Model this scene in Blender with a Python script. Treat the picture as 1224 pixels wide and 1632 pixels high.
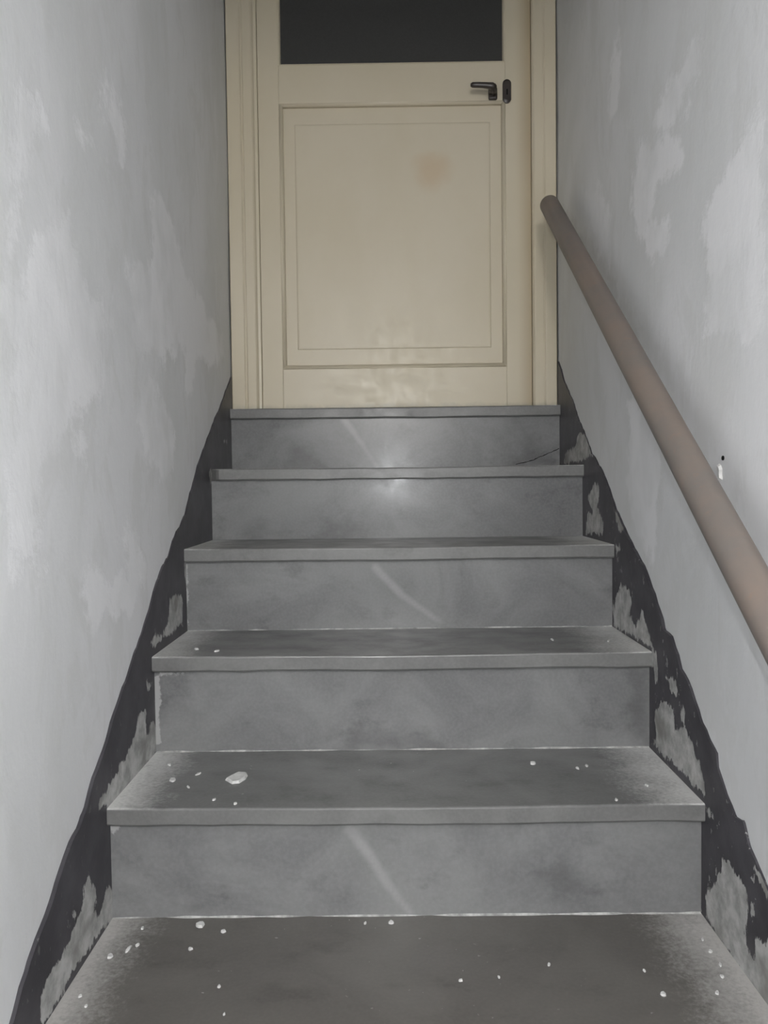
import bpy, bmesh, math, random
import numpy as np
from mathutils import Matrix, Vector

random.seed(7)
rng = np.random.RandomState(11)
for o in list(bpy.data.objects):
    bpy.data.objects.remove(o)
scene = bpy.context.scene
COL = scene.collection

# ------------------------------------------------------------------ camera
W = 0.97                      # clear width of the stairwell
EYE = 1.456                   # lens height above the lower floor
F = 1280.0                    # focal length in pixels of a 1224 x 1632 frame
CAM = np.array([0.4657, 0.0, EYE])
YAW, PITCH, ROLL = -0.0070, -0.0359, -0.0120


def axes(yaw, pitch, roll):
    cy, sy, cp, sp = math.cos(yaw), math.sin(yaw), math.cos(pitch), math.sin(pitch)
    fw = np.array([sy * cp, cy * cp, sp])
    rt = np.array([cy, -sy, 0.0])
    up = np.cross(rt, fw)
    cr, sr = math.cos(roll), math.sin(roll)
    return cr * rt + sr * up, -sr * rt + cr * up, fw


RT, UP, FW = axes(YAW, PITCH, ROLL)
cam_data = bpy.data.cameras.new('camera')
cam = bpy.data.objects.new('camera', cam_data)
COL.objects.link(cam)
cam_data.sensor_fit = 'VERTICAL'
cam_data.sensor_height = 36.0
cam_data.lens = F / 1632.0 * 36.0
cam_data.clip_start = 0.01
m = Matrix.Identity(4)
for i in range(3):
    m[i][0], m[i][1], m[i][2], m[i][3] = RT[i], UP[i], -FW[i], CAM[i]
cam.matrix_world = m
scene.camera = cam

# ------------------------------------------------------------------ light
world = bpy.data.worlds.new('world')
scene.world = world
world.use_nodes = True
world.node_tree.nodes['Background'].inputs[0].default_value = (0.05, 0.05, 0.055, 1)
world.node_tree.nodes['Background'].inputs[1].default_value = 0.2


def lamp(name, kind, loc, power, color, size):
    d = bpy.data.lights.new(name, kind)
    d.energy = power
    d.color = color
    if kind == 'POINT':
        d.shadow_soft_size = size
    else:
        d.size = size
    o = bpy.data.objects.new(name, d)
    COL.objects.link(o)
    o.location = loc
    return o


# the phone's own flash, a few centimetres beside the lens
flash = lamp('phone_flash', 'POINT', tuple(CAM + RT * 0.034 + UP * 0.050), 14.5, (0.96, 0.98, 1.0), 0.006)
# warm fill light added out of view behind the camera, lifts door and far walls
rear_fill = lamp('added_fill_light', 'POINT', (0.44, -1.3, 2.28), 51.0, (1.0, 0.975, 0.94), 0.10)

scene.view_settings.view_transform = 'Standard'
scene.view_settings.look = 'None'
scene.view_settings.gamma = 1.0
scene.view_settings.use_curve_mapping = False
scene.view_settings.exposure = 0.0


# ------------------------------------------------------------------ pixel -> place
def ray(u, v):
    return FW * F + RT * (u - 612.0) + UP * (816.0 - v)


def on_x(u, v, X):
    d = ray(u, v)
    return CAM + d * ((X - CAM[0]) / d[0])


def on_y(u, v, Y):
    d = ray(u, v)
    return CAM + d * ((Y - CAM[1]) / d[1])


def on_z(u, v, Z):
    d = ray(u, v)
    return CAM + d * ((Z - CAM[2]) / d[2])


def crop(x0, y0, s, pts):
    return [(x0 + a * s, y0 + b * s) for a, b in pts]


# ------------------------------------------------------------------ mesh helpers
def obj(name, verts, faces, mat, parent=None, smooth=False, attrs=None, origin=None):
    v = np.asarray(verts, dtype=float).reshape(-1, 3)
    if origin is None:
        origin = np.array([(v[:, 0].min() + v[:, 0].max()) / 2, (v[:, 1].min() + v[:, 1].max()) / 2, v[:, 2].min()])
    origin = np.asarray(origin, dtype=float)
    me = bpy.data.meshes.new(name)
    me.from_pydata([tuple(q) for q in (v - origin)], [], faces)
    if attrs:
        for k, arr in attrs.items():
            a = me.attributes.new(k, 'FLOAT', 'POINT')
            a.data.foreach_set('value', np.asarray(arr, dtype=np.float32))
    bm = bmesh.new()
    bm.from_mesh(me)
    bmesh.ops.recalc_face_normals(bm, faces=bm.faces)
    bm.to_mesh(me)
    bm.free()
    me.polygons.foreach_set('use_smooth', [smooth] * len(me.polygons))
    me.materials.append(mat)
    me.update()
    o = bpy.data.objects.new(name, me)
    COL.objects.link(o)
    o.location = origin
    if parent is not None:
        o.parent = parent
        o.location = Vector(origin) - world_loc(parent)
    return o


def world_loc(o):
    p = Vector(o.location)
    while o.parent is not None:
        o = o.parent
        p += Vector(o.location)
    return p


def empty(name, loc):
    o = bpy.data.objects.new(name, None)
    COL.objects.link(o)
    o.location = loc
    return o


def tag(o, label=None, cat=None, group=None, kind=None):
    if label: o['label'] = label
    if cat: o['category'] = cat
    if group: o['group'] = group
    if kind: o['kind'] = kind
    return o


def bevel(o, w, seg=2, angle=35):
    b = o.modifiers.new('bevel', 'BEVEL')
    b.width = w
    b.segments = seg
    b.limit_method = 'ANGLE'
    b.angle_limit = math.radians(angle)
    return o


def box(x0, x1, y0, y1, z0, z1):
    v = [(x, y, z) for z in (z0, z1) for y in (y0, y1) for x in (x0, x1)]
    f = [(0, 2, 3, 1), (4, 5, 7, 6), (0, 1, 5, 4), (2, 6, 7, 3), (0, 4, 6, 2), (1, 3, 7, 5)]
    return v, f


def extrude(profile, path_fn, ts, closed_caps=True):
    """profile: list of 2-D points; path_fn(p, t) -> xyz; one ring for each t"""
    n = len(profile)
    v, f = [], []
    for t in ts:
        for p in profile:
            v.append(tuple(path_fn(p, t)))
    for i in range(len(ts) - 1):
        for j in range(n):
            k = (j + 1) % n
            f.append((i * n + j, i * n + k, (i + 1) * n + k, (i + 1) * n + j))
    if closed_caps:
        f.append(tuple(range(n)))
        f.append(tuple(range((len(ts) - 1) * n, len(ts) * n)))
    return v, f


def tube(a, b, r, n=24, seg=1, cap=0.0, wob=None):
    a, b = Vector(a), Vector(b)
    d = (b - a).normalized()
    L = (b - a).length
    s1 = d.orthogonal().normalized()
    s2 = d.cross(s1)
    rings = []
    if cap > 0:
        rings = [(cap * (1 - math.sin(q)), r * max(0.12, math.cos(q))) for q in [math.pi / 2 * k / 5 for k in range(5, 0, -1)]]
    lo = cap
    body = [(lo + (L - 2 * cap) * i / seg, r) for i in range(seg + 1)]
    tail = [(L - x, rr) for x, rr in reversed(rings)]
    v, f = [], []
    R = rings + body + tail
    for i, (t, rr) in enumerate(R):
        c = a + d * t
        for j in range(n):
            an = 2 * math.pi * j / n
            q = rr * (1 + (wob(t, an) if wob else 0))
            v.append(tuple(c + s1 * (q * math.cos(an)) + s2 * (q * math.sin(an))))
    for i in range(len(R) - 1):
        for j in range(n):
            k = (j + 1) % n
            f.append((i * n + j, i * n + k, (i + 1) * n + k, (i + 1) * n + j))
    f.append(tuple(range(n)))
    f.append(tuple(range((len(R) - 1) * n, len(R) * n)))
    return v, f


def seg_dist(P, pts, closed):
    P = np.asarray(P)
    best = np.full(len(P), 1e9)
    n = len(pts)
    for i in range(n if closed else n - 1):
        a = np.array(pts[i]); b = np.array(pts[(i + 1) % n])
        ab = b - a
        t = np.clip(((P - a) @ ab) / max(ab @ ab, 1e-12), 0, 1)
        best = np.minimum(best, np.linalg.norm(P - a - t[:, None] * ab, axis=1))
    return best


def poly_sdf(P, pts):
    """positive inside, metres"""
    d = seg_dist(P, pts, True)
    inside = np.zeros(len(P), bool)
    n = len(pts)
    for i in range(n):
        x1, y1 = pts[i]; x2, y2 = pts[(i + 1) % n]
        if y1 == y2:
            continue
        c = ((P[:, 1] < y1) != (P[:, 1] < y2)) & (P[:, 0] < (x2 - x1) * (P[:, 1] - y1) / (y2 - y1) + x1)
        inside ^= c
    return np.where(inside, d, -d)


def union(P, polys):
    out = np.full(len(P), -1.0)
    for q in polys:
        out = np.maximum(out, poly_sdf(P, q))
    return out


def smooth_noise(n, step, amp):
    k = np.interp(np.arange(n), np.arange(0, n + step, step), rng.randn(len(np.arange(0, n + step, step))))
    return k * amp


# ------------------------------------------------------------------ materials
class Mat:
    def __init__(self, name, rough=0.6, spec=0.5):
        self.m = bpy.data.materials.new(name)
        self.m.use_nodes = True
        self.t = self.m.node_tree
        self.b = self.t.nodes['Principled BSDF']
        self.b.inputs['Roughness'].default_value = rough
        self.b.inputs['Specular IOR Level'].default_value = spec
        self.geo = self.t.nodes.new('ShaderNodeNewGeometry')

    def put(self, sock, v):
        if isinstance(v, bpy.types.NodeSocket):
            self.t.links.new(v, sock)
        elif isinstance(v, (tuple, list)) and len(v) == 3 and sock.type == 'RGBA':
            sock.default_value = (*v, 1)
        else:
            sock.default_value = v

    def math(self, op, a, b=0.0, c=0.0):
        n = self.t.nodes.new('ShaderNodeMath')
        n.operation = op
        for s, v in zip(n.inputs, (a, b, c)):
            self.put(s, v)
        return n.outputs[0]

    def noise(self, scale, detail=4, rough=0.55, stretch=(1, 1, 1), dist=0.0, off=(0, 0, 0)):
        mp = self.t.nodes.new('ShaderNodeMapping')
        mp.inputs['Scale'].default_value = stretch
        mp.inputs['Location'].default_value = off
        self.t.links.new(self.geo.outputs['Position'], mp.inputs[0])
        n = self.t.nodes.new('ShaderNodeTexNoise')
        self.t.links.new(mp.outputs[0], n.inputs['Vector'])
        n.inputs['Scale'].default_value = scale
        n.inputs['Detail'].default_value = detail
        n.inputs['Roughness'].default_value = rough
        n.inputs['Distortion'].default_value = dist
        return n.outputs[0]

    def attr(self, name):
        n = self.t.nodes.new('ShaderNodeAttribute')
        n.attribute_name = name
        return n.outputs['Fac']

    def pos(self):
        n = self.t.nodes.new('ShaderNodeSeparateXYZ')
        self.t.links.new(self.geo.outputs['Position'], n.inputs[0])
        return n.outputs

    def ramp(self, v, lo, hi, a=0.0, b=1.0):
        n = self.t.nodes.new('ShaderNodeMapRange')
        n.interpolation_type = 'SMOOTHSTEP'
        self.put(n.inputs['Value'], v)
        for k, x in (('From Min', lo), ('From Max', hi), ('To Min', a), ('To Max', b)):
            n.inputs[k].default_value = x
        return n.outputs[0]

    def mix(self, fac, a, b, mode='MIX'):
        n = self.t.nodes.new('ShaderNodeMix')
        n.data_type = 'RGBA'
        n.blend_type = mode
        self.put(n.inputs[0], fac)
        self.put(n.inputs[6], a)
        self.put(n.inputs[7], b)
        return n.outputs[2]

    def color(self, c):
        self.put(self.b.inputs['Base Color'], c)

    def rough(self, v):
        self.put(self.b.inputs['Roughness'], v)

    def bump(self, h, strength=0.3, dist=0.002):
        n = self.t.nodes.new('ShaderNodeBump')
        n.inputs['Strength'].default_value = strength
        n.inputs['Distance'].default_value = dist
        self.put(n.inputs['Height'], h)
        self.t.links.new(n.outputs[0], self.b.inputs['Normal'])


def g(v):
    return (v, v, v)


def mat_wall():
    M = Mat('whitewashed_plaster', 0.85, 0.25)
    n1 = M.noise(2.2, 5, 0.6, (1, 1.0, 0.55), 0.6)
    n2 = M.noise(8, 6, 0.68, (1, 1.2, 0.6), 0.4)
    n3 = M.noise(60, 3, 0.6)
    edge = M.math('ADD', M.math('MULTIPLY', M.math('SUBTRACT', M.noise(14, 6, 0.7), 0.5), 0.16), M.math('MULTIPLY', M.math('SUBTRACT', M.noise(4, 3, 0.6), 0.5), 0.14))
    patch = M.ramp(M.math('ADD', M.attr('patch'), edge), -0.012, 0.020)
    fade = M.ramp(M.noise(5.5, 3, 0.6, (1, 1, 0.7), 0.0, (3, 1, 2)), 0.36, 0.58, 0.35, 1.0)
    patch = M.math('MULTIPLY', patch, fade)
    c = M.mix(M.ramp(n1, 0.38, 0.66), (0.725, 0.735, 0.74), (0.795, 0.80, 0.815))
    c = M.mix(M.math('MULTIPLY', M.ramp(n2, 0.48, 0.60), 0.45), c, (0.69, 0.695, 0.69))
    c = M.mix(M.math('MULTIPLY', patch, 0.95), c, (0.875, 0.877, 0.895))
    gr = M.ramp(M.math('ADD', M.attr('dark_strip'), M.math('MULTIPLY', M.math('SUBTRACT', M.noise(22, 5, 0.65), 0.5), 0.09)), -0.02, 0.025)
    c = M.mix(M.math('MULTIPLY', gr, 0.5), c, (0.52, 0.52, 0.51))
    c = M.mix(M.math('MULTIPLY', M.ramp(n3, 0.62, 0.75), 0.2), c, (0.85, 0.85, 0.86))
    M.color(c)
    h = M.math('ADD', M.math('MULTIPLY', n2, 1.2), M.math('ADD', M.math('MULTIPLY', n3, 0.25), M.math('MULTIPLY', patch, 0.35)))
    M.bump(h, 0.35, 0.004)
    return M.m


def mat_band():
    """black oil paint flaking off grey plaster; 'peel' is how far inside a bare patch a point lies"""
    M = Mat('flaking_black_paint', 0.5, 0.4)
    fine = M.math('MULTIPLY', M.math('SUBTRACT', M.noise(55, 6, 0.7, (1, 1, 0.45)), 0.5), 0.052)
    mid = M.math('MULTIPLY', M.math('SUBTRACT', M.noise(18, 4, 0.6, (1, 1, 0.7)), 0.5), 0.016)
    bare = M.ramp(M.math('ADD', M.attr('peel'), M.math('ADD', fine, mid)), -0.0012, 0.0012)
    specks = M.math('MULTIPLY', M.ramp(M.noise(75, 3, 0.6, (1, 1, 0.6)), 0.655, 0.68), M.attr('wear'))
    bare = M.math('MAXIMUM', bare, specks)
    n = M.noise(30, 5, 0.65)
    plaster = M.mix(M.ramp(n, 0.3, 0.7), (0.30, 0.30, 0.29), (0.54, 0.54, 0.53))
    plaster = M.mix(M.ramp(M.noise(9, 3), 0.52, 0.7), plaster, (0.25, 0.245, 0.23))
    black = M.mix(M.ramp(M.noise(14, 4), 0.35, 0.7), (0.046, 0.044, 0.051), (0.078, 0.074, 0.084))
    M.color(M.mix(bare, black, plaster))
    M.rough(M.math('ADD', M.math('MULTIPLY', bare, 0.4), 0.45))
    M.bump(M.math('ADD', M.math('MULTIPLY', bare, -1.0), M.math('MULTIPLY', n, 0.4)), 0.6, 0.002)
    return M.m


def marble(M, dark, light):
    a = M.noise(4.5, 6, 0.62, (1, 1, 1.3), 0.8)
    b = M.noise(17, 5, 0.6, (0.7, 1, 1))
    f = M.noise(170, 2, 0.5)
    c = M.mix(M.ramp(a, 0.33, 0.68), dark, light)
    c = M.mix(M.math('MULTIPLY', M.ramp(b, 0.55, 0.74), 0.45), c, tuple(x * 0.62 for x in dark))
    c = M.mix(M.math('MULTIPLY', M.ramp(f, 0.35, 0.7), 0.16), c, tuple(x * 1.35 for x in light))
    return c, a, b, f


def mat_riser():
    M = Mat('grey_marble_riser', 0.42, 0.5)
    c, a, b, f = marble(M, (0.165, 0.167, 0.169), (0.228, 0.230, 0.232))
    w = M.math('MULTIPLY', M.math('SUBTRACT', b, 0.5), 0.014)
    vein = M.math('MULTIPLY', M.ramp(M.math('ADD', M.attr('vein'), w), -0.010, 0.004), M.ramp(M.noise(6, 2), 0.3, 0.6, 0.35, 1.0))
    c = M.mix(M.math('MULTIPLY', vein, 0.5), c, g(0.40))
    st = M.ramp(M.math('ADD', M.attr('stain'), M.math('MULTIPLY', M.math('SUBTRACT', b, 0.5), 0.12)), -0.025, 0.02)
    c = M.mix(M.math('MULTIPLY', st, 0.40), c, g(0.085))
    lm = M.ramp(M.math('ADD', M.attr('lime'), M.math('MULTIPLY', M.math('SUBTRACT', M.noise(45, 5, 0.7), 0.5), 0.03)), -0.002, 0.002)
    c = M.mix(M.math('MULTIPLY', lm, 0.8), c, g(0.42))
    M.color(c)
    M.rough(M.ramp(M.noise(26, 5, 0.65), 0.35, 0.65, 0.20, 0.27))
    M.b.inputs['Specular IOR Level'].default_value = 0.40
    M.bump(M.math('ADD', M.math('MULTIPLY', b, 0.2), M.math('MULTIPLY', f, 0.3)), 0.12, 0.0008)
    return M.m


def mat_tread(name, dark, light, dusty):
    M = Mat(name, 0.5, 0.5)
    c, a, b, f = marble(M, dark, light)
    p = M.pos()
    side = M.math('MINIMUM', p[0], M.math('MULTIPLY', M.math('SUBTRACT', W, p[0]), 0.75))
    nz = M.math('MULTIPLY', M.math('SUBTRACT', M.noise(11, 5, 0.7), 0.5), 0.10)
    spk = M.math('MULTIPLY', M.math('SUBTRACT', M.noise(150, 3, 0.7), 0.5), 0.09)
    dust = M.ramp(M.math('ADD', side, M.math('ADD', nz, spk)), 0.015, 0.100, 1.0, 0.0)
    up = M.t.nodes.new('ShaderNodeSeparateXYZ')
    M.t.links.new(M.geo.outputs['Normal'], up.inputs[0])
    top = M.ramp(up.outputs[2], 0.5, 0.9)
    crumbs = M.math('MULTIPLY', M.ramp(M.noise(120, 2, 0.5), 0.735, 0.76), M.ramp(M.noise(6, 2), 0.4, 0.65))
    grit = M.math('MULTIPLY', M.math('MAXIMUM', dust, M.math('MULTIPLY', crumbs, 0.7)), top)
    c = M.mix(M.math('MULTIPLY', grit, 0.95), c, dusty)
    heap = M.math('MULTIPLY', M.ramp(M.math('ADD', side, M.math('ADD', M.math('MULTIPLY', nz, 0.5), M.math('MULTIPLY', spk, 0.8))), 0.0, 0.032, 1.0, 0.0), top)
    c = M.mix(M.math('MULTIPLY', heap, 0.8), c, tuple(min(0.78, x * 1.3) for x in dusty))
    M.color(c)
    M.rough(M.ramp(b, 0.3, 0.7, 0.28, 0.45))
    M.bump(M.math('ADD', M.math('MULTIPLY', b, 0.4), M.math('ADD', M.math('MULTIPLY', f, 0.3), M.math('MULTIPLY', dust, 0.6))), 0.25, 0.0015)
    return M.m


def mat_paint(name, base, worn, stain=None, edge=None):
    M = Mat(name, 0.38, 0.5)
    n1 = M.noise(3.5, 5, 0.6, (1, 1, 0.6))
    n2 = M.noise(38, 4, 0.6)
    c = M.mix(M.ramp(n1, 0.36, 0.68), base, worn)
    p = M.pos()
    if stain:
        sx, sz, r = stain
        dx = M.math('SUBTRACT', p[0], sx); dz = M.math('SUBTRACT', p[2], sz)
        d = M.math('SQRT', M.math('ADD', M.math('MULTIPLY', dx, dx), M.math('MULTIPLY', dz, dz)))
        d = M.math('ADD', d, M.math('MULTIPLY', M.math('SUBTRACT', M.noise(14, 3), 0.5), 0.06))
        c = M.mix(M.ramp(d, r * 0.2, r, 0.55, 0.0), c, (0.58, 0.43, 0.27))
    if edge:
        e = M.math('ADD', p[0], M.math('MULTIPLY', M.math('SUBTRACT', n1, 0.5), 0.03))
        c = M.mix(M.ramp(e, edge[0], edge[1], 0.0, 0.75), c, (0.42, 0.33, 0.20))
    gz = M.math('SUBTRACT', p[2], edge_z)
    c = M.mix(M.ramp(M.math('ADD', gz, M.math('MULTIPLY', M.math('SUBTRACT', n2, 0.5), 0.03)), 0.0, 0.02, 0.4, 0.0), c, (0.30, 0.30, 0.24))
    M.color(c)
    M.rough(M.ramp(n2, 0.3, 0.7, 0.32, 0.46))
    M.bump(M.math('ADD', M.math('MULTIPLY', n1, 0.5), M.math('MULTIPLY', n2, 0.25)), 0.25, 0.002)
    return M.m


def mat_rail():
    M = Mat('brown_painted_pipe', 0.5, 0.4)
    a = M.noise(5, 5, 0.65)
    b = M.noise(45, 4, 0.65)
    c = M.mix(M.ramp(a, 0.35, 0.68), (0.185, 0.164, 0.150), (0.225, 0.180, 0.153))
    c = M.mix(M.math('MULTIPLY', M.ramp(b, 0.6, 0.72), 0.4), c, (0.26, 0.175, 0.13))
    M.color(c)
    M.bump(b, 0.2, 0.001)
    return M.m


def mat_plain(name, col, rough=0.6, spec=0.4, var=0.15, scale=30):
    M = Mat(name, rough, spec)
    n = M.noise(scale, 4, 0.6)
    M.color(M.mix(M.ramp(n, 0.3, 0.7), tuple(x * (1 - var) for x in col), tuple(x * (1 + var) for x in col)))
    M.bump(n, 0.2, 0.001)
    return M.m


# ------------------------------------------------------------------ levels of the stair
Z_REL = [0.2221, 0.0413, -0.1430, -0.3303, -0.5210, -0.7082]
Y_NOSE = [2.3528, 2.0736, 1.7964, 1.5370, 1.2760]
while len(Y_NOSE) < 9:
    Y_NOSE.append(Y_NOSE[-1] - 0.262)
while len(Z_REL) < 9:
    Z_REL.append(Z_REL[-1] - 0.187)
Z_TOP = [z + EYE for z in Z_REL] + [0.0]
OVER = 0.0155                 # nosing overhang
SLAB = 0.030                  # tread thickness
LAND = Z_TOP[0]
edge_z = LAND

M_WALL = mat_wall()
M_BAND = mat_band()
M_RISER = mat_riser()
M_TREAD = mat_tread('grey_marble_tread', (0.150, 0.150, 0.149), (0.202, 0.202, 0.200), (0.60, 0.60, 0.59))
M_TREAD_BROWN = mat_tread('brown_marble_tread', (0.112, 0.105, 0.096), (0.142, 0.134, 0.123), (0.42, 0.41, 0.395))  # darker, browner marble for the lowest treads
CREAM, CREAM2 = (0.625, 0.558, 0.42), (0.65, 0.585, 0.455)
M_FRAME = mat_paint('cream_oil_paint', CREAM, CREAM2)
Y_LEAF = 2.409
sp = on_y(688, 270, Y_LEAF)
M_LEAF = mat_paint('cream_oil_paint_stained', CREAM, CREAM2, stain=(sp[0], sp[2], 0.075))
M_STILE = mat_paint('cream_oil_paint_yellowed', CREAM, CREAM2, edge=(0.845, 0.897))
M_RAIL = mat_rail()
M_GLASS = mat_plain('dark_glass', (0.055, 0.055, 0.053), 0.4, 0.3, 0.06, 200)
M_IRON = mat_plain('dark_bronze_handle', (0.045, 0.036, 0.032), 0.35, 0.6, 0.2)
M_HOLE = mat_plain('hole_black', (0.01, 0.01, 0.01), 0.9, 0.1)
M_MORTAR = mat_plain('pale_mortar', (0.44, 0.44, 0.43), 0.9, 0.2, 0.35, 60)
M_FLAKE = mat_plain('plaster_flake', (0.68, 0.68, 0.67), 0.85, 0.2, 0.12, 90)
M_FLOOR = mat_plain('grey_floor_stone', (0.24, 0.24, 0.235), 0.5, 0.4, 0.15, 8)
M_CEIL = mat_plain('white_ceiling', (0.70, 0.70, 0.70), 0.9, 0.2, 0.04, 5)

# ------------------------------------------------------------------ walls
Y0, Y1, ZT = -1.6, 2.60, 4.30


def wall(name, X, out, polys, dark_strip_polys):
    ys = np.linspace(Y0, Y1, 281)
    zs = np.linspace(0, ZT, 287)
    YY, ZZ = np.meshgrid(ys, zs, indexing='ij')
    P = np.column_stack([YY.ravel(), ZZ.ravel()])
    bumps = 0.0016 * (np.sin(P[:, 0] * 5.1 + P[:, 1] * 2.3) + np.sin(P[:, 1] * 6.7 - P[:, 0] * 3.1 + out))
    v = np.column_stack([np.full(len(P), X) + (np.abs(bumps)) * out, P])
    n = len(zs)
    f = []
    for i in range(len(ys) - 1):
        for j in range(n - 1):
            a = i * n + j
            f.append((a, a + n, a + n + 1, a + 1))
    patch = union(P, polys)
    dark_strip = union(P, dark_strip_polys)
    # thickness behind the plaster face
    k = len(v)
    back = [(X + out * 0.12, y, z) for y, z in ((Y0, 0), (Y1, 0), (Y1, ZT), (Y0, ZT))]
    v = np.vstack([v, back])
    L, H = len(ys), len(zs)
    bottom = [i * n for i in range(L)]
    top = [i * n + n - 1 for i in range(L)]
    left = list(range(n)); right = [(L - 1) * n + j for j in range(n)]
    f.append(tuple(bottom + [k + 1, k]))
    f.append(tuple(top + [k + 2, k + 3]))
    f.append(tuple(left + [k + 3, k]))
    f.append(tuple(right + [k + 2, k + 1]))
    f.append((k, k + 1, k + 2, k + 3))
    o = obj(name, v, f, M_WALL, None, True, {'patch': np.r_[patch, [-1] * 4], 'dark_strip': np.r_[dark_strip, [-1] * 4]})
    tag(o, kind='structure')
    return o


def to_wall(pts, X):
    return [tuple(on_x(u, v, X)[1:]) for u, v in pts]


C1 = (0, 0, 400 / 1166)
C2 = (0, 500, 400 / 1166)
lp = [
    crop(*C1, [(360, 570), (400, 610), (490, 740), (470, 750), (420, 700), (370, 640)]),
    crop(*C1, [(450, 340), (490, 350), (540, 480), (570, 600), (570, 740), (520, 560), (450, 460)]),
    crop(*C1, [(700, 900), (800, 960), (850, 1150), (870, 1280), (960, 1450), (1050, 1590), (1050, 1700), (760, 1650), (640, 1632), (600, 1380), (545, 1240), (690, 1190), (720, 1100)]),
    crop(*C1, [(30, 330), (200, 450), (240, 560), (190, 770), (160, 880), (130, 1000), (60, 1400), (30, 1400)]),
    crop(*C1, [(140, 1040), (220, 1015), (320, 1000), (340, 1100), (370, 1200), (410, 1330), (540, 1500), (460, 1632), (30, 1632), (30, 1400), (60, 1400)]),
    crop(*C2, [(540, 60), (480, 140), (500, 260), (480, 340), (460, 400), (390, 400), (330, 540), (400, 580), (410, 640), (240, 640), (180, 760), (180, 1200), (60, 1200), (60, 100), (300, 60)]),
    crop(*C2, [(700, 270), (780, 440), (810, 480), (820, 640), (790, 760), (700, 700), (640, 500), (640, 330)]),
    crop(*C2, [(880, 40), (920, 160), (900, 400), (860, 430), (850, 300), (860, 120)]),
    crop(*C2, [(570, 900), (640, 1000), (680, 1200), (620, 1400), (430, 1450), (380, 1200), (450, 1100), (520, 1190), (600, 1200)]),
]
C3 = (860, 0, 364 / 1061)
rp = [
    crop(*C3, [(700, 180), (660, 260), (570, 420), (520, 590), (560, 640), (630, 560), (700, 400), (740, 250)]),
    crop(*C3, [(470, 620), (620, 640), (640, 780), (560, 860), (520, 1000), (620, 1000), (600, 1300), (480, 1200), (420, 900)]),
    crop(*C3, [(860, 700), (1000, 520), (1040, 500), (1040, 1600), (760, 1600), (800, 1300), (760, 1000)]),
    crop(*C3, [(330, 180), (370, 180), (370, 420), (330, 520)]),
    crop(*C3, [(200, 880), (260, 860), (320, 1000), (320, 1250), (260, 1180)]),
    [(1000, 640), (1040, 660), (1060, 760), (1040, 900), (1010, 860), (1000, 740)],
]
# darker blotchy strips on the plaster beside the rail
rg = [crop(*C3, [(90, 930), (150, 1010), (250, 1150), (340, 1300), (420, 1440), (470, 1540), (440, 1600), (330, 1420), (200, 1200), (90, 1010)]),
      [(1000, 560), (1040, 620), (1075, 690), (1060, 700), (1010, 610)]]
wall_left = wall('wall_left', 0.0, -1, [to_wall(q, 0.0) for q in lp], [])
wall_right = wall('wall_right', W, 1, [to_wall(q, W) for q in rp], [to_wall(q, W) for q in rg])

# chipped plaster above the handrail: a raised curl of plaster and the dark plug hole over it
c0 = on_x(1149, 752, W)
v, f = [], []
ring = [(-0.004, -0.013), (0.003, -0.017), (0.004, -0.008), (0.001, -0.002), (0.006, 0.004), (0.007, 0.014), (0.001, 0.011), (-0.003, 0.004), (-0.002, -0.004)]
for d, s in ((0.002, 1.0), (-0.004, 0.7)):
    for a, b in ring:
        v.append((W + d, c0[1] + a * s * 1.2, c0[2] + b * s))
n = len(ring)
f = [(i, (i + 1) % n, n + (i + 1) % n, n + i) for i in range(n)] + [tuple(range(n)), tuple(range(n, 2 * n))]
obj('plaster_chip', v, f, M_FLAKE, wall_right)
h0 = on_x(1152, 730, W)
v, f = tube((W + 0.004, h0[1], h0[2]), (W - 0.0008, h0[1], h0[2]), 0.0035, 10)
obj('plug_hole', v, f, M_HOLE, wall_right)

v, f = box(-0.12, W + 0.12, Y0 - 0.12, Y0, 0, 2.6)
tag(obj('wall_back', v, f, M_CEIL), kind='structure')
v, f = box(-0.12, W + 0.12, Y0 - 0.12, Y_NOSE[-1] + 0.35, -0.12, 0.0)
tag(obj('floor', v, f, M_FLOOR), kind='structure')
prof = [(Y0 - 0.12, 2.45), (-0.05, 2.45), (2.30, 4.12), (2.72, 4.12), (2.72, 4.24), (2.25, 4.24), (-0.09, 2.57), (Y0 - 0.12, 2.57)]
v, f = extrude(prof, lambda p, t: (t, p[0], p[1]), [-0.12, W + 0.12])
tag(obj('ceiling', v, f, M_CEIL), kind='structure')

# ------------------------------------------------------------------ black skirting bands on both walls
lt = [(366, 607), (350, 648), (330, 700), (314, 743), (302, 785), (294, 818), (286, 838), (280, 846), (271, 869), (266, 890), (260, 903), (248, 929), (237, 965), (224, 1008),
      (215, 1032), (203, 1074), (192, 1105), (176, 1151), (170, 1180), (158, 1215), (145, 1254), (128, 1306), (112, 1341), (92, 1400), (74, 1457), (46, 1530), (17, 1632)]
rt_ = [(893, 583), (901, 610), (916, 644), (921, 664), (930, 684), (944, 722), (949, 727), (962, 755), (972, 780), (980, 804), (988, 827), (1005, 860), (1025, 903), (1044, 949), (1056, 986),
       (1059, 1003), (1071, 1012), (1086, 1062), (1108, 1112), (1118, 1142), (1131, 1174), (1145, 1201), (1146, 1222), (1160, 1263), (1174, 1298), (1187, 1305), (1195, 1341), (1210, 1381), (1224, 1415)]
C6 = (160, 560, 400 / 1224)
C5 = (0, 1000, 400 / 1033)
C7 = (820, 560, 404 / 1224)
C8 = (860, 1000, 364 / 940)
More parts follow.
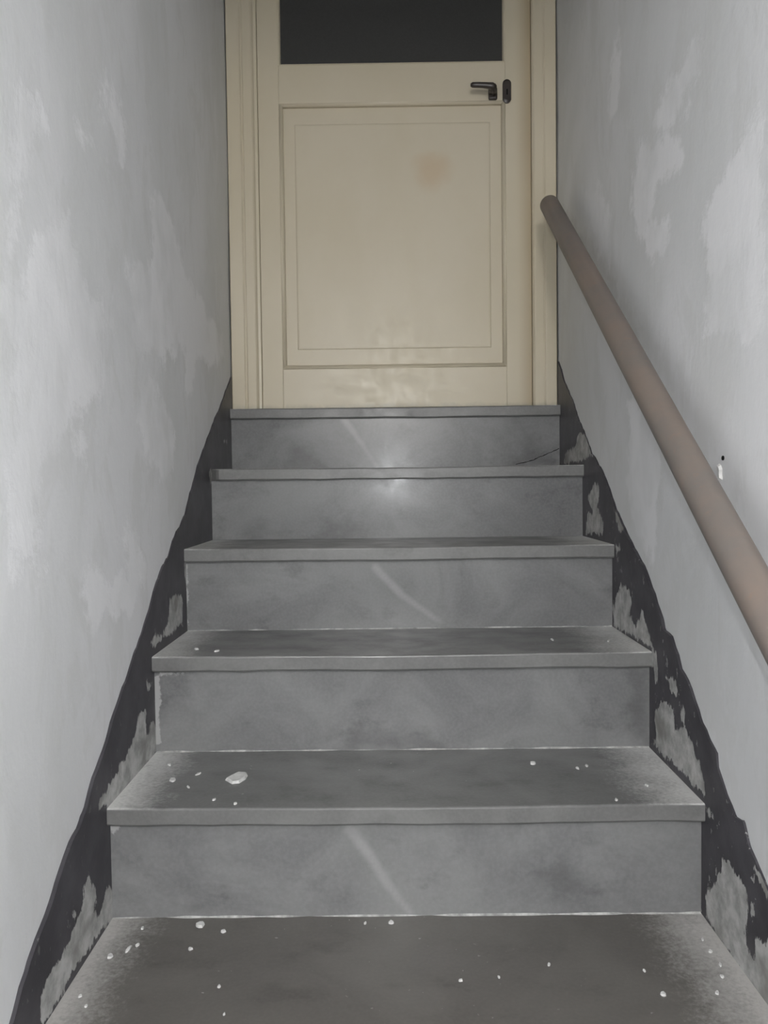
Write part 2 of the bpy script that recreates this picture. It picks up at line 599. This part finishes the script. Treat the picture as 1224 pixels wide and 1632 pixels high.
lpeel = [
    crop(*C6, [(330, 1200), (385, 1185), (395, 1240), (392, 1330), (300, 1400), (255, 1450), (240, 1420), (255, 1380), (285, 1390), (320, 1330), (330, 1260)]),
    crop(*C6, [(400, 975), (420, 985), (425, 1080), (440, 1180), (420, 1220), (405, 1090)]),
    crop(*C6, [(595, 430), (612, 430), (612, 448), (595, 448)]),
    crop(*C6, [(520, 580), (540, 590), (540, 640), (528, 640)]),
    crop(*C5, [(570, 340), (590, 350), (600, 440), (620, 380), (650, 440), (670, 480), (640, 515), (560, 610), (490, 690), (440, 745), (405, 735), (410, 700), (450, 640), (490, 560), (530, 500), (555, 410)]),
    crop(*C5, [(600, 225), (620, 220), (618, 255), (600, 255)]),
    crop(*C5, [(635, 190), (665, 200), (665, 470), (640, 430), (640, 300)]),
    crop(*C5, [(360, 1040), (385, 1080), (385, 1160), (400, 1180), (430, 1080), (460, 1080), (470, 1190), (430, 1230), (330, 1350), (250, 1500), (170, 1640), (150, 1640), (155, 1550), (180, 1470), (240, 1350), (290, 1260), (310, 1200), (330, 1150), (335, 1070)]),
    crop(*C5, [(290, 1165), (310, 1165), (305, 1195), (288, 1195)]),
]
rpeel = [
    crop(*C7, [(315, 395), (355, 400), (370, 460), (385, 505), (340, 525), (245, 545), (248, 500), (300, 450)]),
    crop(*C7, [(390, 630), (415, 660), (408, 750), (435, 830), (430, 880), (350, 885), (358, 790), (380, 770), (355, 700), (375, 680)]),
    crop(*C7, [(495, 930), (525, 940), (520, 955), (500, 985)]),
    crop(*C7, [(487, 760), (505, 780), (530, 850), (522, 875), (497, 810)]),
    crop(*C7, [(520, 1135), (560, 1145), (570, 1220), (560, 1270), (595, 1320), (620, 1260), (635, 1300), (660, 1380), (675, 1430), (580, 1375), (485, 1330), (480, 1240), (500, 1170)]),
    crop(*C7, [(660, 1460), (690, 1470), (690, 1515), (665, 1515)]),
    crop(*C8, [(470, 90), (490, 110), (495, 200), (482, 240), (472, 170)]),
    crop(*C8, [(525, 200), (560, 210), (575, 280), (550, 275)]),
    crop(*C8, [(478, 335), (520, 305), (560, 340), (568, 430), (590, 400), (610, 420), (635, 480), (660, 560), (672, 600), (690, 690), (640, 645), (540, 540), (470, 480), (488, 430), (474, 390)]),
    crop(*C8, [(585, 350), (602, 345), (600, 390), (588, 385)]),
    crop(*C8, [(690, 740), (715, 745), (725, 790), (705, 790)]),
    crop(*C8, [(690, 1080), (735, 1045), (765, 960), (830, 1020), (858, 1090), (868, 1160), (858, 1250), (862, 1330), (890, 1380), (905, 1290), (960, 1290), (1020, 1640), (960, 1600), (860, 1450), (690, 1190)]),
    crop(*C8, [(888, 985), (940, 1030), (960, 1110), (935, 1095)]),
    crop(*C8, [(875, 1120), (890, 1130), (900, 1200), (885, 1190)]),
]


def band(name, X, inw, top_px, peel_px):
    pts = sorted(to_wall(top_px, X))
    ty = [p[0] for p in pts]; tz = [p[1] for p in pts]
    k = 0.187 / 0.264
    ys = np.linspace(-0.10, 2.39, 623)
    ztop = np.interp(ys, ty, tz)
    low = ys < ty[0]
    ztop[low] = np.maximum(tz[0] + (ys[low] - ty[0]) * k, 0.13)
    hi = ys > ty[-1]
    ztop[hi] = tz[-1] + (ys[hi] - ty[-1]) * k
    ztop += smooth_noise(len(ys), 4, 0.0016) + smooth_noise(len(ys), 14, 0.0025)
    ss = np.linspace(0, 1, 91)
    depth = np.minimum(0.44, ztop - 0.001)
    YY = np.repeat(ys[:, None], len(ss), 1)
    ZZ = ztop[:, None] - (1 - ss[None, :]) * depth[:, None]
    P = np.column_stack([YY.ravel(), ZZ.ravel()])
    peel = np.maximum(union(P, [to_wall(q, X) for q in peel_px]), -0.2)
    wear = np.interp(P[:, 0], [0.8, 2.4], [1.0, 0.25]) * (1.0 if inw < 0 else 0.25)
    n = len(ss)
    th = 0.003
    face = np.column_stack([np.full(len(P), X + inw * th), P])
    topback = np.column_stack([np.full(len(ys), X - inw * 0.004), ys, ztop])
    v = np.vstack([face, topback])
    f = []
    for i in range(len(ys) - 1):
        for j in range(n - 1):
            a = i * n + j
            f.append((a, a + n, a + n + 1, a + 1))
        a = i * n + n - 1
        b = len(face) + i
        f.append((a, a + n, b + 1, b))
    z = len(ys)
    o = obj(name, v, f, M_BAND, None, False, {'peel': np.r_[peel, [-0.2] * z], 'wear': np.r_[wear, [0] * z]})
    tag(o, kind='structure')
    return o


band('baseboard_left', 0.0, 1, lt, lpeel)
band('baseboard_right', W, -1, rt_, rpeel)

# ------------------------------------------------------------------ staircase
stair = empty('staircase', (W / 2, 1.3, 0.0))
tag(stair, 'straight flight of worn grey marble steps climbing to the cream door', 'staircase')
NX = 121
XS = np.linspace(0.0015, W - 0.0015, NX)

for i in range(9):
    y0, zt = Y_NOSE[i], Z_TOP[i]
    yb = (Y_NOSE[i - 1] + OVER + 0.018) if i else 2.60
    r = 0.0035
    pr = [(yb, -SLAB), (yb, 0.0), (y0 + r, 0.0)]
    pr += [(y0 + r - r * math.sin(a), -r + r * math.cos(a)) for a in (math.radians(30), math.radians(60))]
    pr += [(y0, -r), (y0, -SLAB + r), (y0 + r, -SLAB)]
    j1 = smooth_noise(NX, 12, 0.0007)
    j2 = smooth_noise(NX, 7, 0.0006)
    sag = -0.003 * np.exp(-((XS - 0.5) / 0.22) ** 2)
    if i == 1:
        j1[:3] += np.array([0.022, 0.012, 0.004])      # broken corner
    idx = [0]

    def fn(p, t, y0=y0, zt=zt, j1=j1, j2=j2, sag=sag):
        q = int(round((t - XS[0]) / (XS[1] - XS[0])))
        front = 1.0 if p[0] < y0 + 0.01 else 0.0
        return (t, p[0] + front * j1[q], zt + p[1] + front * (sag[q] * 0.5 + (j2[q] if p[1] < -0.01 else j2[q] * 0.4)))
    v, f = extrude(pr, fn, list(XS))
    o = obj('tread', v, f, M_TREAD if i < 5 else M_TREAD_BROWN, stair, False)

vein_px = {0: [[(548, 668), (575, 705), (602, 746)]], 2: [[(598, 905), (640, 948), (700, 990)]],
           4: [[(558, 1322), (590, 1365), (622, 1415), (655, 1458)]]}
stain_px = {0: [[(818, 742), (830, 705), (850, 695), (868, 720), (880, 742)], [(450, 745), (470, 715), (500, 718), (520, 745)]],
            1: [[(510, 855), (520, 828), (560, 820), (580, 850)], [(390, 850), (420, 830), (450, 850)]],
            3: [[(560, 1190), (570, 1165), (620, 1178), (680, 1172), (690, 1188)], [(1000, 1075), (1030, 1075), (1030, 1180), (1015, 1180)]],
            4: [[(300, 1455), (310, 1435), (330, 1440), (330, 1455)], [(860, 1400), (900, 1380), (930, 1410), (900, 1430)]]}
crack_px = {0: [[(822, 740), (850, 733), (870, 724), (891, 715)]]}
lime_px = {3: [[(244, 1072), (256, 1074), (256, 1120), (252, 1150), (258, 1185), (244, 1190)], [(250, 1068), (310, 1066), (300, 1071), (256, 1078)]],
           4: [[(172, 1312), (190, 1316), (182, 1330), (174, 1322)]],
           2: [[(290, 900), (298, 900), (300, 950), (297, 995), (290, 995)]]}
for i in range(9):
    yf = Y_NOSE[i] + OVER
    z0, z1 = Z_TOP[i + 1], Z_TOP[i] - SLAB
    xs = np.linspace(0.002, W - 0.002, 161)
    zs = np.linspace(z0, z1, 27)
    XX, ZZ = np.meshgrid(xs, zs, indexing='ij')
    P = np.column_stack([XX.ravel(), ZZ.ravel()])
    toP = lambda q: [tuple(on_y(u, w, yf)[[0, 2]]) for u, w in q]
    vein = np.full(len(P), -0.5); stain = np.full(len(P), -0.5); lime = np.full(len(P), -0.5)
    for q in vein_px.get(i, []):
        s = toP(q)
        t = np.clip((s[0][1] - P[:, 1]) / (s[0][1] - s[-1][1]), 0, 1)
        vein = np.maximum(vein, 0.006 - 0.005 * t - seg_dist(P, s, False))
    if i in stain_px: stain = union(P, [toP(q) for q in stain_px[i]])
    if i in lime_px: lime = union(P, [toP(q) for q in lime_px[i]])
    n = len(zs)
    v = np.column_stack([P[:, 0], np.full(len(P), yf), P[:, 1]])
    k = len(v)
    v = np.vstack([v, [(0.002, yf + 0.018, z0), (W - 0.002, yf + 0.018, z0), (W - 0.002, yf + 0.018, z1), (0.002, yf + 0.018, z1)]])
    f = [(a * n + b, (a + 1) * n + b, (a + 1) * n + b + 1, a * n + b + 1) for a in range(len(xs) - 1) for b in range(n - 1)]
    L = len(xs)
    f += [tuple([a * n for a in range(L)] + [k + 1, k]), tuple([a * n + n - 1 for a in range(L)] + [k + 2, k + 3]),
          tuple(list(range(n)) + [k + 3, k]), tuple([(L - 1) * n + b for b in range(n)] + [k + 2, k + 1]), (k, k + 1, k + 2, k + 3)]
    pad = [-0.5] * 4
    ris = obj('riser', v, f, M_RISER, stair, False, {'vein': np.r_[vein, pad], 'stain': np.r_[stain, pad], 'lime': np.r_[lime, pad]})
    for q in crack_px.get(i, []):
        s = toP(q)
        ds = np.linspace(0, len(s) - 1.001, 22)
        v, f = [], []
        for d in ds:
            a = int(d)
            px = s[a][0] + (s[a + 1][0] - s[a][0]) * (d - a)
            pz = s[a][1] + (s[a + 1][1] - s[a][1]) * (d - a) + random.uniform(-0.001, 0.001)
            h = random.uniform(0.0007, 0.0016)
            v += [(px, yf - 0.0004, pz - h), (px, yf - 0.0004, pz + h), (px, yf + 0.002, pz)]
        for a in range(len(ds) - 1):
            for b in range(3):
                c_ = (b + 1) % 3
                f.append((a * 3 + b, a * 3 + c_, a * 3 + 3 + c_, a * 3 + 3 + b))
        cr = obj('crack', v, f, M_HOLE, ris)
        cr['label'] = 'dark crack across the lower right corner of the top riser'
    if i in (2, 3, 4, 5):
        hh = np.clip(0.0022 + smooth_noise(121, 5, 0.0011), 0.0004, 0.0032)
        xb = np.linspace(0.004, W - 0.004, 121)
        v, f = [], []
        for x, h in zip(xb, hh):
            v += [(x, yf + 0.001, z0 - 0.0005), (x, yf + 0.001, z0 + h), (x, yf - h * 1.3, z0 - 0.0005)]
        for a in range(120):
            for b in range(3):
                c_ = (b + 1) % 3
                f.append((a * 3 + b, a * 3 + c_, a * 3 + 3 + c_, a * 3 + 3 + b))
        f += [(0, 1, 2), (360, 361, 362)]
        mo = obj('mortar_joint', v, f, M_MORTAR, ris)
        mo['label'] = 'pale mortar line at the foot of a riser'

# ------------------------------------------------------------------ door and its frame
Y_CAS = 2.396
door = empty('door_1', (W / 2, 2.43, LAND))
tag(door, 'cream panelled door with a dark upper glass pane at the stair head', kind='structure')
TOP = LAND + 2.06


def bx(name, x0, x1, y0, y1, z0, z1, mat, parent=door, bev=0.002):
    v, f = box(x0, x1, y0, y1, z0, z1)
    o = obj(name, v, f, mat, parent)
    if bev: bevel(o, bev)
    return o


def xz(u, w, Y=Y_LEAF):
    p = on_y(u, w, Y)
    return p[0], p[2]


# casing profile across its width (distance from wall, depth towards viewer)
cas = [(0.002, 0.06), (0.002, 0.0), (0.003, -0.004), (0.040, -0.004), (0.0445, 0.001), (0.0475, 0.001), (0.050, -0.002), (0.074, -0.002), (0.078, 0.002), (0.081, 0.008), (0.0898, 0.009), (0.0898, 0.06)]
v, f = extrude(cas, lambda p, t: (p[0], Y_CAS + p[1], t), [LAND, TOP + 0.08])
o = obj('door_frame', v, f, M_FRAME, door)
bevel(o, 0.0015)
casr = [(0.003, 0.06), (0.003, 0.0), (0.005, -0.004), (0.036, -0.004), (0.040, 0.000), (0.043, -0.001), (0.067, -0.001), (0.071, 0.003), (0.0737, 0.007), (0.0737, 0.06)]
v, f = extrude(casr, lambda p, t: (W - p[0], Y_CAS + p[1], t), [LAND, TOP + 0.08])
o = obj('door_frame', v, f, M_FRAME, door)
bevel(o, 0.0015)
bx('door_frame', 0.088, W - 0.072, Y_CAS - 0.002, Y_CAS + 0.06, TOP + 0.006, TOP + 0.08, M_FRAME)

XL, XR = 0.0905, 0.8955
gl, gz = xz(445, 104)
gr, _ = xz(803, 104)
pl, pzt = xz(446, 165)
pr_, pzb = xz(809, 584)
sl, sr = gl - 0.003, gr + 0.003          # inner edges of the stiles
LT = 0.040
bx('stile', XL, sl, Y_LEAF, Y_LEAF + LT, LAND + 0.004, TOP, M_LEAF)
bx('stile', sr, XR, Y_LEAF, Y_LEAF + LT, LAND + 0.004, TOP, M_STILE)
bx('bottom_rail', sl, sr, Y_LEAF + 0.0004, Y_LEAF + LT, LAND + 0.004, pzb, M_LEAF, bev=0.001)
bx('lock_rail', sl, sr, Y_LEAF + 0.0004, Y_LEAF + LT, pzt, gz, M_LEAF, bev=0.001)
bx('top_rail', sl, sr, Y_LEAF + 0.0004, Y_LEAF + LT, TOP - 0.085, TOP, M_LEAF, bev=0.001)

# raised panel: margin, shallow step, field
ml, mz = xz(476, 556, Y_LEAF + 0.006)
mr, _ = xz(782, 556, Y_LEAF + 0.006)
mt = pzt - (mz - pzb)
yp = Y_LEAF + 0.010
rings = [((sl, sr, pzb, pzt), yp), ((ml - 0.003, mr + 0.003, mz - 0.003, mt + 0.003), yp + 0.0003), ((ml, mr, mz, mt), yp - 0.0016), ((ml + 0.004, mr - 0.004, mz + 0.004, mt - 0.004), yp - 0.0020)]
v, f = [], []
for (a, b, c_, d), y in rings:
    v += [(a, y, c_), (b, y, c_), (b, y, d), (a, y, d)]
for k in range(len(rings) - 1):
    for j in range(4):
        q = (j + 1) % 4
        f.append((k * 4 + j, k * 4 + q, k * 4 + 4 + q, k * 4 + 4 + j))
k = len(v)
f.append((k - 4, k - 3, k - 2, k - 1))
v += [(sl, yp + 0.018, pzb), (sr, yp + 0.018, pzb), (sr, yp + 0.018, pzt), (sl, yp + 0.018, pzt)]
for j in range(4):
    q = (j + 1) % 4
    f.append((j, q, k + q, k + j))
f.append((k, k + 1, k + 2, k + 3))
obj('panel', v, f, M_LEAF, door)

# mitred mouldings: around the panel and around the pane
def moulding(name, x0, x1, z0, z1, prof, mat):
    """prof: (inset towards the middle, y) pairs"""
    cs = [((x0, z0), (1, 1)), ((x1, z0), (-1, 1)), ((x1, z1), (-1, -1)), ((x0, z1), (1, -1))]
    for j in range(4):
        (a, sa), (b, sb) = cs[j], cs[(j + 1) % 4]
        v, n = [], len(prof)
        for (c_, s) in ((a, sa), (b, sb)):
            for ins, y in prof:
                v.append((c_[0] + s[0] * ins, y, c_[1] + s[1] * ins))
        f = [(i, (i + 1) % n, n + (i + 1) % n, n + i) for i in range(n)] + [tuple(range(n)), tuple(range(n, 2 * n))]
        obj(name, v, f, mat, door, name == 'moulding')


rnd = [(0.0, Y_LEAF + 0.012)] + [(0.0055 - 0.0055 * math.cos(a), Y_LEAF + 0.002 - 0.0045 * math.sin(a)) for a in [math.pi * k / 10 for k in range(0, 11)]] + [(0.011, Y_LEAF + 0.012)]
moulding('moulding', sl, sr, pzb, pzt, rnd, M_LEAF)
bead = [(-0.001, Y_LEAF + 0.014), (-0.001, Y_LEAF - 0.001), (0.003, Y_LEAF + 0.001), (0.006, Y_LEAF + 0.008), (0.006, Y_LEAF + 0.014)]
moulding('glazing_bead', sl, sr, gz, TOP - 0.085, bead, M_LEAF)
v, f = box(sl, sr, Y_LEAF + 0.014, Y_LEAF + 0.020, gz, TOP - 0.085)
o = obj('glass_pane', v, f, M_GLASS, door)
o['label'] = 'dark glass pane in the upper half of the door'

# lever handle
hx, hz = xz(785, 151)
v, f = box(hx - 0.013, hx + 0.013, Y_LEAF - 0.012, Y_LEAF, hz - 0.018, hz + 0.018)
rose = bevel(obj('handle', v, f, M_IRON, door), 0.005, 3)
rose['label'] = 'dark bronze lever handle'
YH = Y_LEAF - 0.052
e0 = on_y(787, 138, YH); e1 = on_y(750, 135, YH)
v, f = tube((hx, Y_LEAF - 0.010, hz), (e0[0] - 0.002, YH, e0[2]), 0.0105, 14)
obj('neck', v, f, M_IRON, rose, True)
pts = [(e0[0] + 0.004, YH, e0[2]), ((e0[0] + e1[0]) / 2, YH - 0.003, (e0[2] + e1[2]) / 2 + 0.002), (e1[0], YH + 0.002, e1[2])]
prof = [(math.cos(a), math.sin(a)) for a in [2 * math.pi * k / 12 for k in range(12)]]
path = []
for t in np.linspace(0, 1, 13):
    p = (1 - t) ** 2 * np.array(pts[0]) + 2 * t * (1 - t) * np.array(pts[1]) + t * t * np.array(pts[2])
    s = 1.0 if 0.04 < t < 0.96 else 0.55
    path.append((p, (0.0075 + 0.004 * (1 - t) ** 3) * s))
v, f = extrude(prof, lambda p, t: (t[0][0], t[0][1] + p[0] * t[1], t[0][2] + p[1] * t[1]), path)
obj('lever', v, f, M_IRON, rose, True)
# oval keyhole plate
kx, kz = xz(807.5, 146.5)
out = []
hw, hh_ = 0.0125, 0.034
for k in range(28):
    a = 2 * math.pi * k / 28
    dx, dz = math.cos(a) * hw, math.sin(a) * hw + math.copysign(hh_ - hw, math.sin(a))
    out.append((dx, dz))
v, n = [], 28
for y, s in ((0.002, 1.0), (-0.006, 1.0), (-0.009, 0.8)):
    v += [(kx + a * s, Y_LEAF + y, kz + b * s) for a, b in out]
f = [(r_ * n + i, r_ * n + (i + 1) % n, r_ * n + n + (i + 1) % n, r_ * n + n + i) for r_ in range(2) for i in range(n)] + [tuple(range(n)), tuple(range(2 * n, 3 * n))]
plate = obj('keyhole_plate', v, f, M_IRON, door)
plate['label'] = 'oval dark bronze keyhole plate'
v, f = box(kx - 0.002, kx + 0.002, Y_LEAF - 0.0095, Y_LEAF - 0.006, kz - 0.012, kz + 0.004)
obj('keyhole', v, f, M_HOLE, plate)

v, f = box(0.0, W, Y_CAS + 0.002, 2.60, TOP + 0.082, ZT)
tag(obj('wall_front', v, f, M_CEIL), kind='structure')

# ------------------------------------------------------------------ handrail
S_OFF = 0.062
XP = W - S_OFF
pa = on_x(875, 325, XP)
pb = on_x(997.5, 560, XP)
pc = on_x(1224, 979, XP)
kk = (pa[2] - pc[2]) / (pa[1] - pc[1])
y_low = 0.30
end = Vector((XP, pa[1], pa[2]))
start = Vector((XP, y_low, pa[2] + (y_low - pa[1]) * kk))
rail = empty('handrail', (W, start.y, start.z - 0.03))
tag(rail, 'brown painted round pipe handrail sloping along the right wall', 'handrail')
v, f = tube(start, end, 0.0255, 32, 60, cap=0.007, wob=lambda t, a: 0.006 * math.sin(t * 9 + a * 2))
obj('pipe', v, f, M_RAIL, rail, True)


def bracket(y):
    c_ = Vector((XP, y, pa[2] + (y - pa[1]) * kk))
    v1, f1 = tube((W + 0.003, y, c_.z - 0.095), (XP + 0.004, y, c_.z - 0.018), 0.006, 12)
    b = obj('bracket', v1, f1, M_RAIL, rail, True)
    v2, f2 = tube((W + 0.002, y, c_.z - 0.094), (W - 0.004, y, c_.z - 0.094), 0.013, 18)
    obj('wall_plate', v2, f2, M_RAIL, b)


for y in (0.45, on_x(1140, 800, XP)[1], 2.02):
    bracket(y)

# ------------------------------------------------------------------ loose plaster flakes on the treads
def flake(u, v_, step, wpx, dpx, label, group=None):
    zt = Z_TOP[step]
    p = on_z(u, v_, zt)
    dist = p[1]
    rx = wpx * dist / F / 2
    ry = abs(on_z(u, v_ + dpx / 2, zt)[1] - on_z(u, v_ - dpx / 2, zt)[1]) / 2
    n = 9
    ang = random.uniform(-0.5, 0.5)
    pts = []
    for k in range(n):
        a = 2 * math.pi * k / n
        q = random.uniform(0.7, 1.1)
        x, y = rx * q * math.cos(a), ry * q * math.sin(a)
        pts.append((x * math.cos(ang) - y * math.sin(ang), x * math.sin(ang) + y * math.cos(ang)))
    th = min(0.004, 0.3 * min(rx, ry) + 0.0012)
    vv = [(p[0] + x, p[1] + y, zt) for x, y in pts] + [(p[0] + x * 0.85, p[1] + y * 0.85, zt + th * random.uniform(0.7, 1.3)) for x, y in pts]
    ff = [(i, (i + 1) % n, n + (i + 1) % n, n + i) for i in range(n)] + [tuple(range(n)), tuple(range(n, 2 * n))]
    o = obj('plaster_flake', vv, ff, M_FLAKE)
    tag(o, label, 'flake', group)
    return o


flake(378, 1241, 4, 32, 20, 'largest white plaster flake, lying alone on the fifth tread below the door')
flake(275, 1244, 4, 11, 6, 'small white plaster flake left of the largest flake on the same tread')
flake(849, 1217, 4, 10, 5, 'small white plaster flake on the right half of the fifth tread')
flake(319, 1475, 5, 17, 9, 'broad white flake near the back of the lowest tread, left side')
flake(356, 1485, 5, 11, 6, 'white flake just right of the broad flake on the lowest tread')
flake(204, 1514, 5, 6, 14, 'narrow upright-looking white sliver near the left wall on the lowest tread')
flake(175, 1525, 5, 10, 7, 'white flake beside the narrow sliver, nearer the left wall')
flake(734, 1563, 5, 8, 4, 'lone white flake right of centre on the lowest tread')
flake(1057, 1585, 5, 10, 7, 'white flake near the right front of the lowest tread')
flake(624, 1471, 5, 11, 5, 'pale flake against the riser at the middle of the lowest tread')
ORD = ['first', 'second', 'third', 'fourth', 'fifth', 'sixth', 'seventh', 'eighth', 'ninth', 'tenth', 'eleventh', 'twelfth', 'thirteenth', 'fourteenth', 'fifteenth', 'sixteenth']


def crumbs(step, where, spots):
    for k, (u, v_, w_, d_) in enumerate(sorted(spots)):
        flake(u, v_, step, w_ + 1, d_ + 1, 'tiny white plaster crumb on the %s tread, %s crumb from the left' % (where, ORD[k]), 'crumbs on the %s tread' % where)


crumbs(3, 'fourth', [(313, 1035, 7, 2), (346, 1038, 6, 2), (970, 1022, 4, 2), (880, 1020, 3, 2)])
crumbs(4, 'fifth', [(316, 1234, 5, 4), (341, 1275, 5, 3), (375, 1281, 5, 3), (300, 1255, 4, 3), (270, 1219, 5, 4), (920, 1225, 4, 3), (935, 1221, 5, 3), (982, 1275, 4, 3), (1030, 1252, 4, 3)])
crumbs(5, 'lowest', [(349, 1573, 5, 4), (795, 1558, 4, 3), (875, 1538, 4, 4), (582, 1472, 4, 3), (128, 1588, 5, 4), (137, 1604, 5, 4), (1132, 1517, 6, 4), (1148, 1538, 4, 6), (1151, 1557, 6, 4),
                     (1143, 1583, 5, 6), (1027, 1548, 4, 4), (303, 1513, 8, 4), (227, 1480, 5, 4), (219, 1507, 5, 5), (1120, 1498, 4, 4), (357, 1617, 4, 3)])
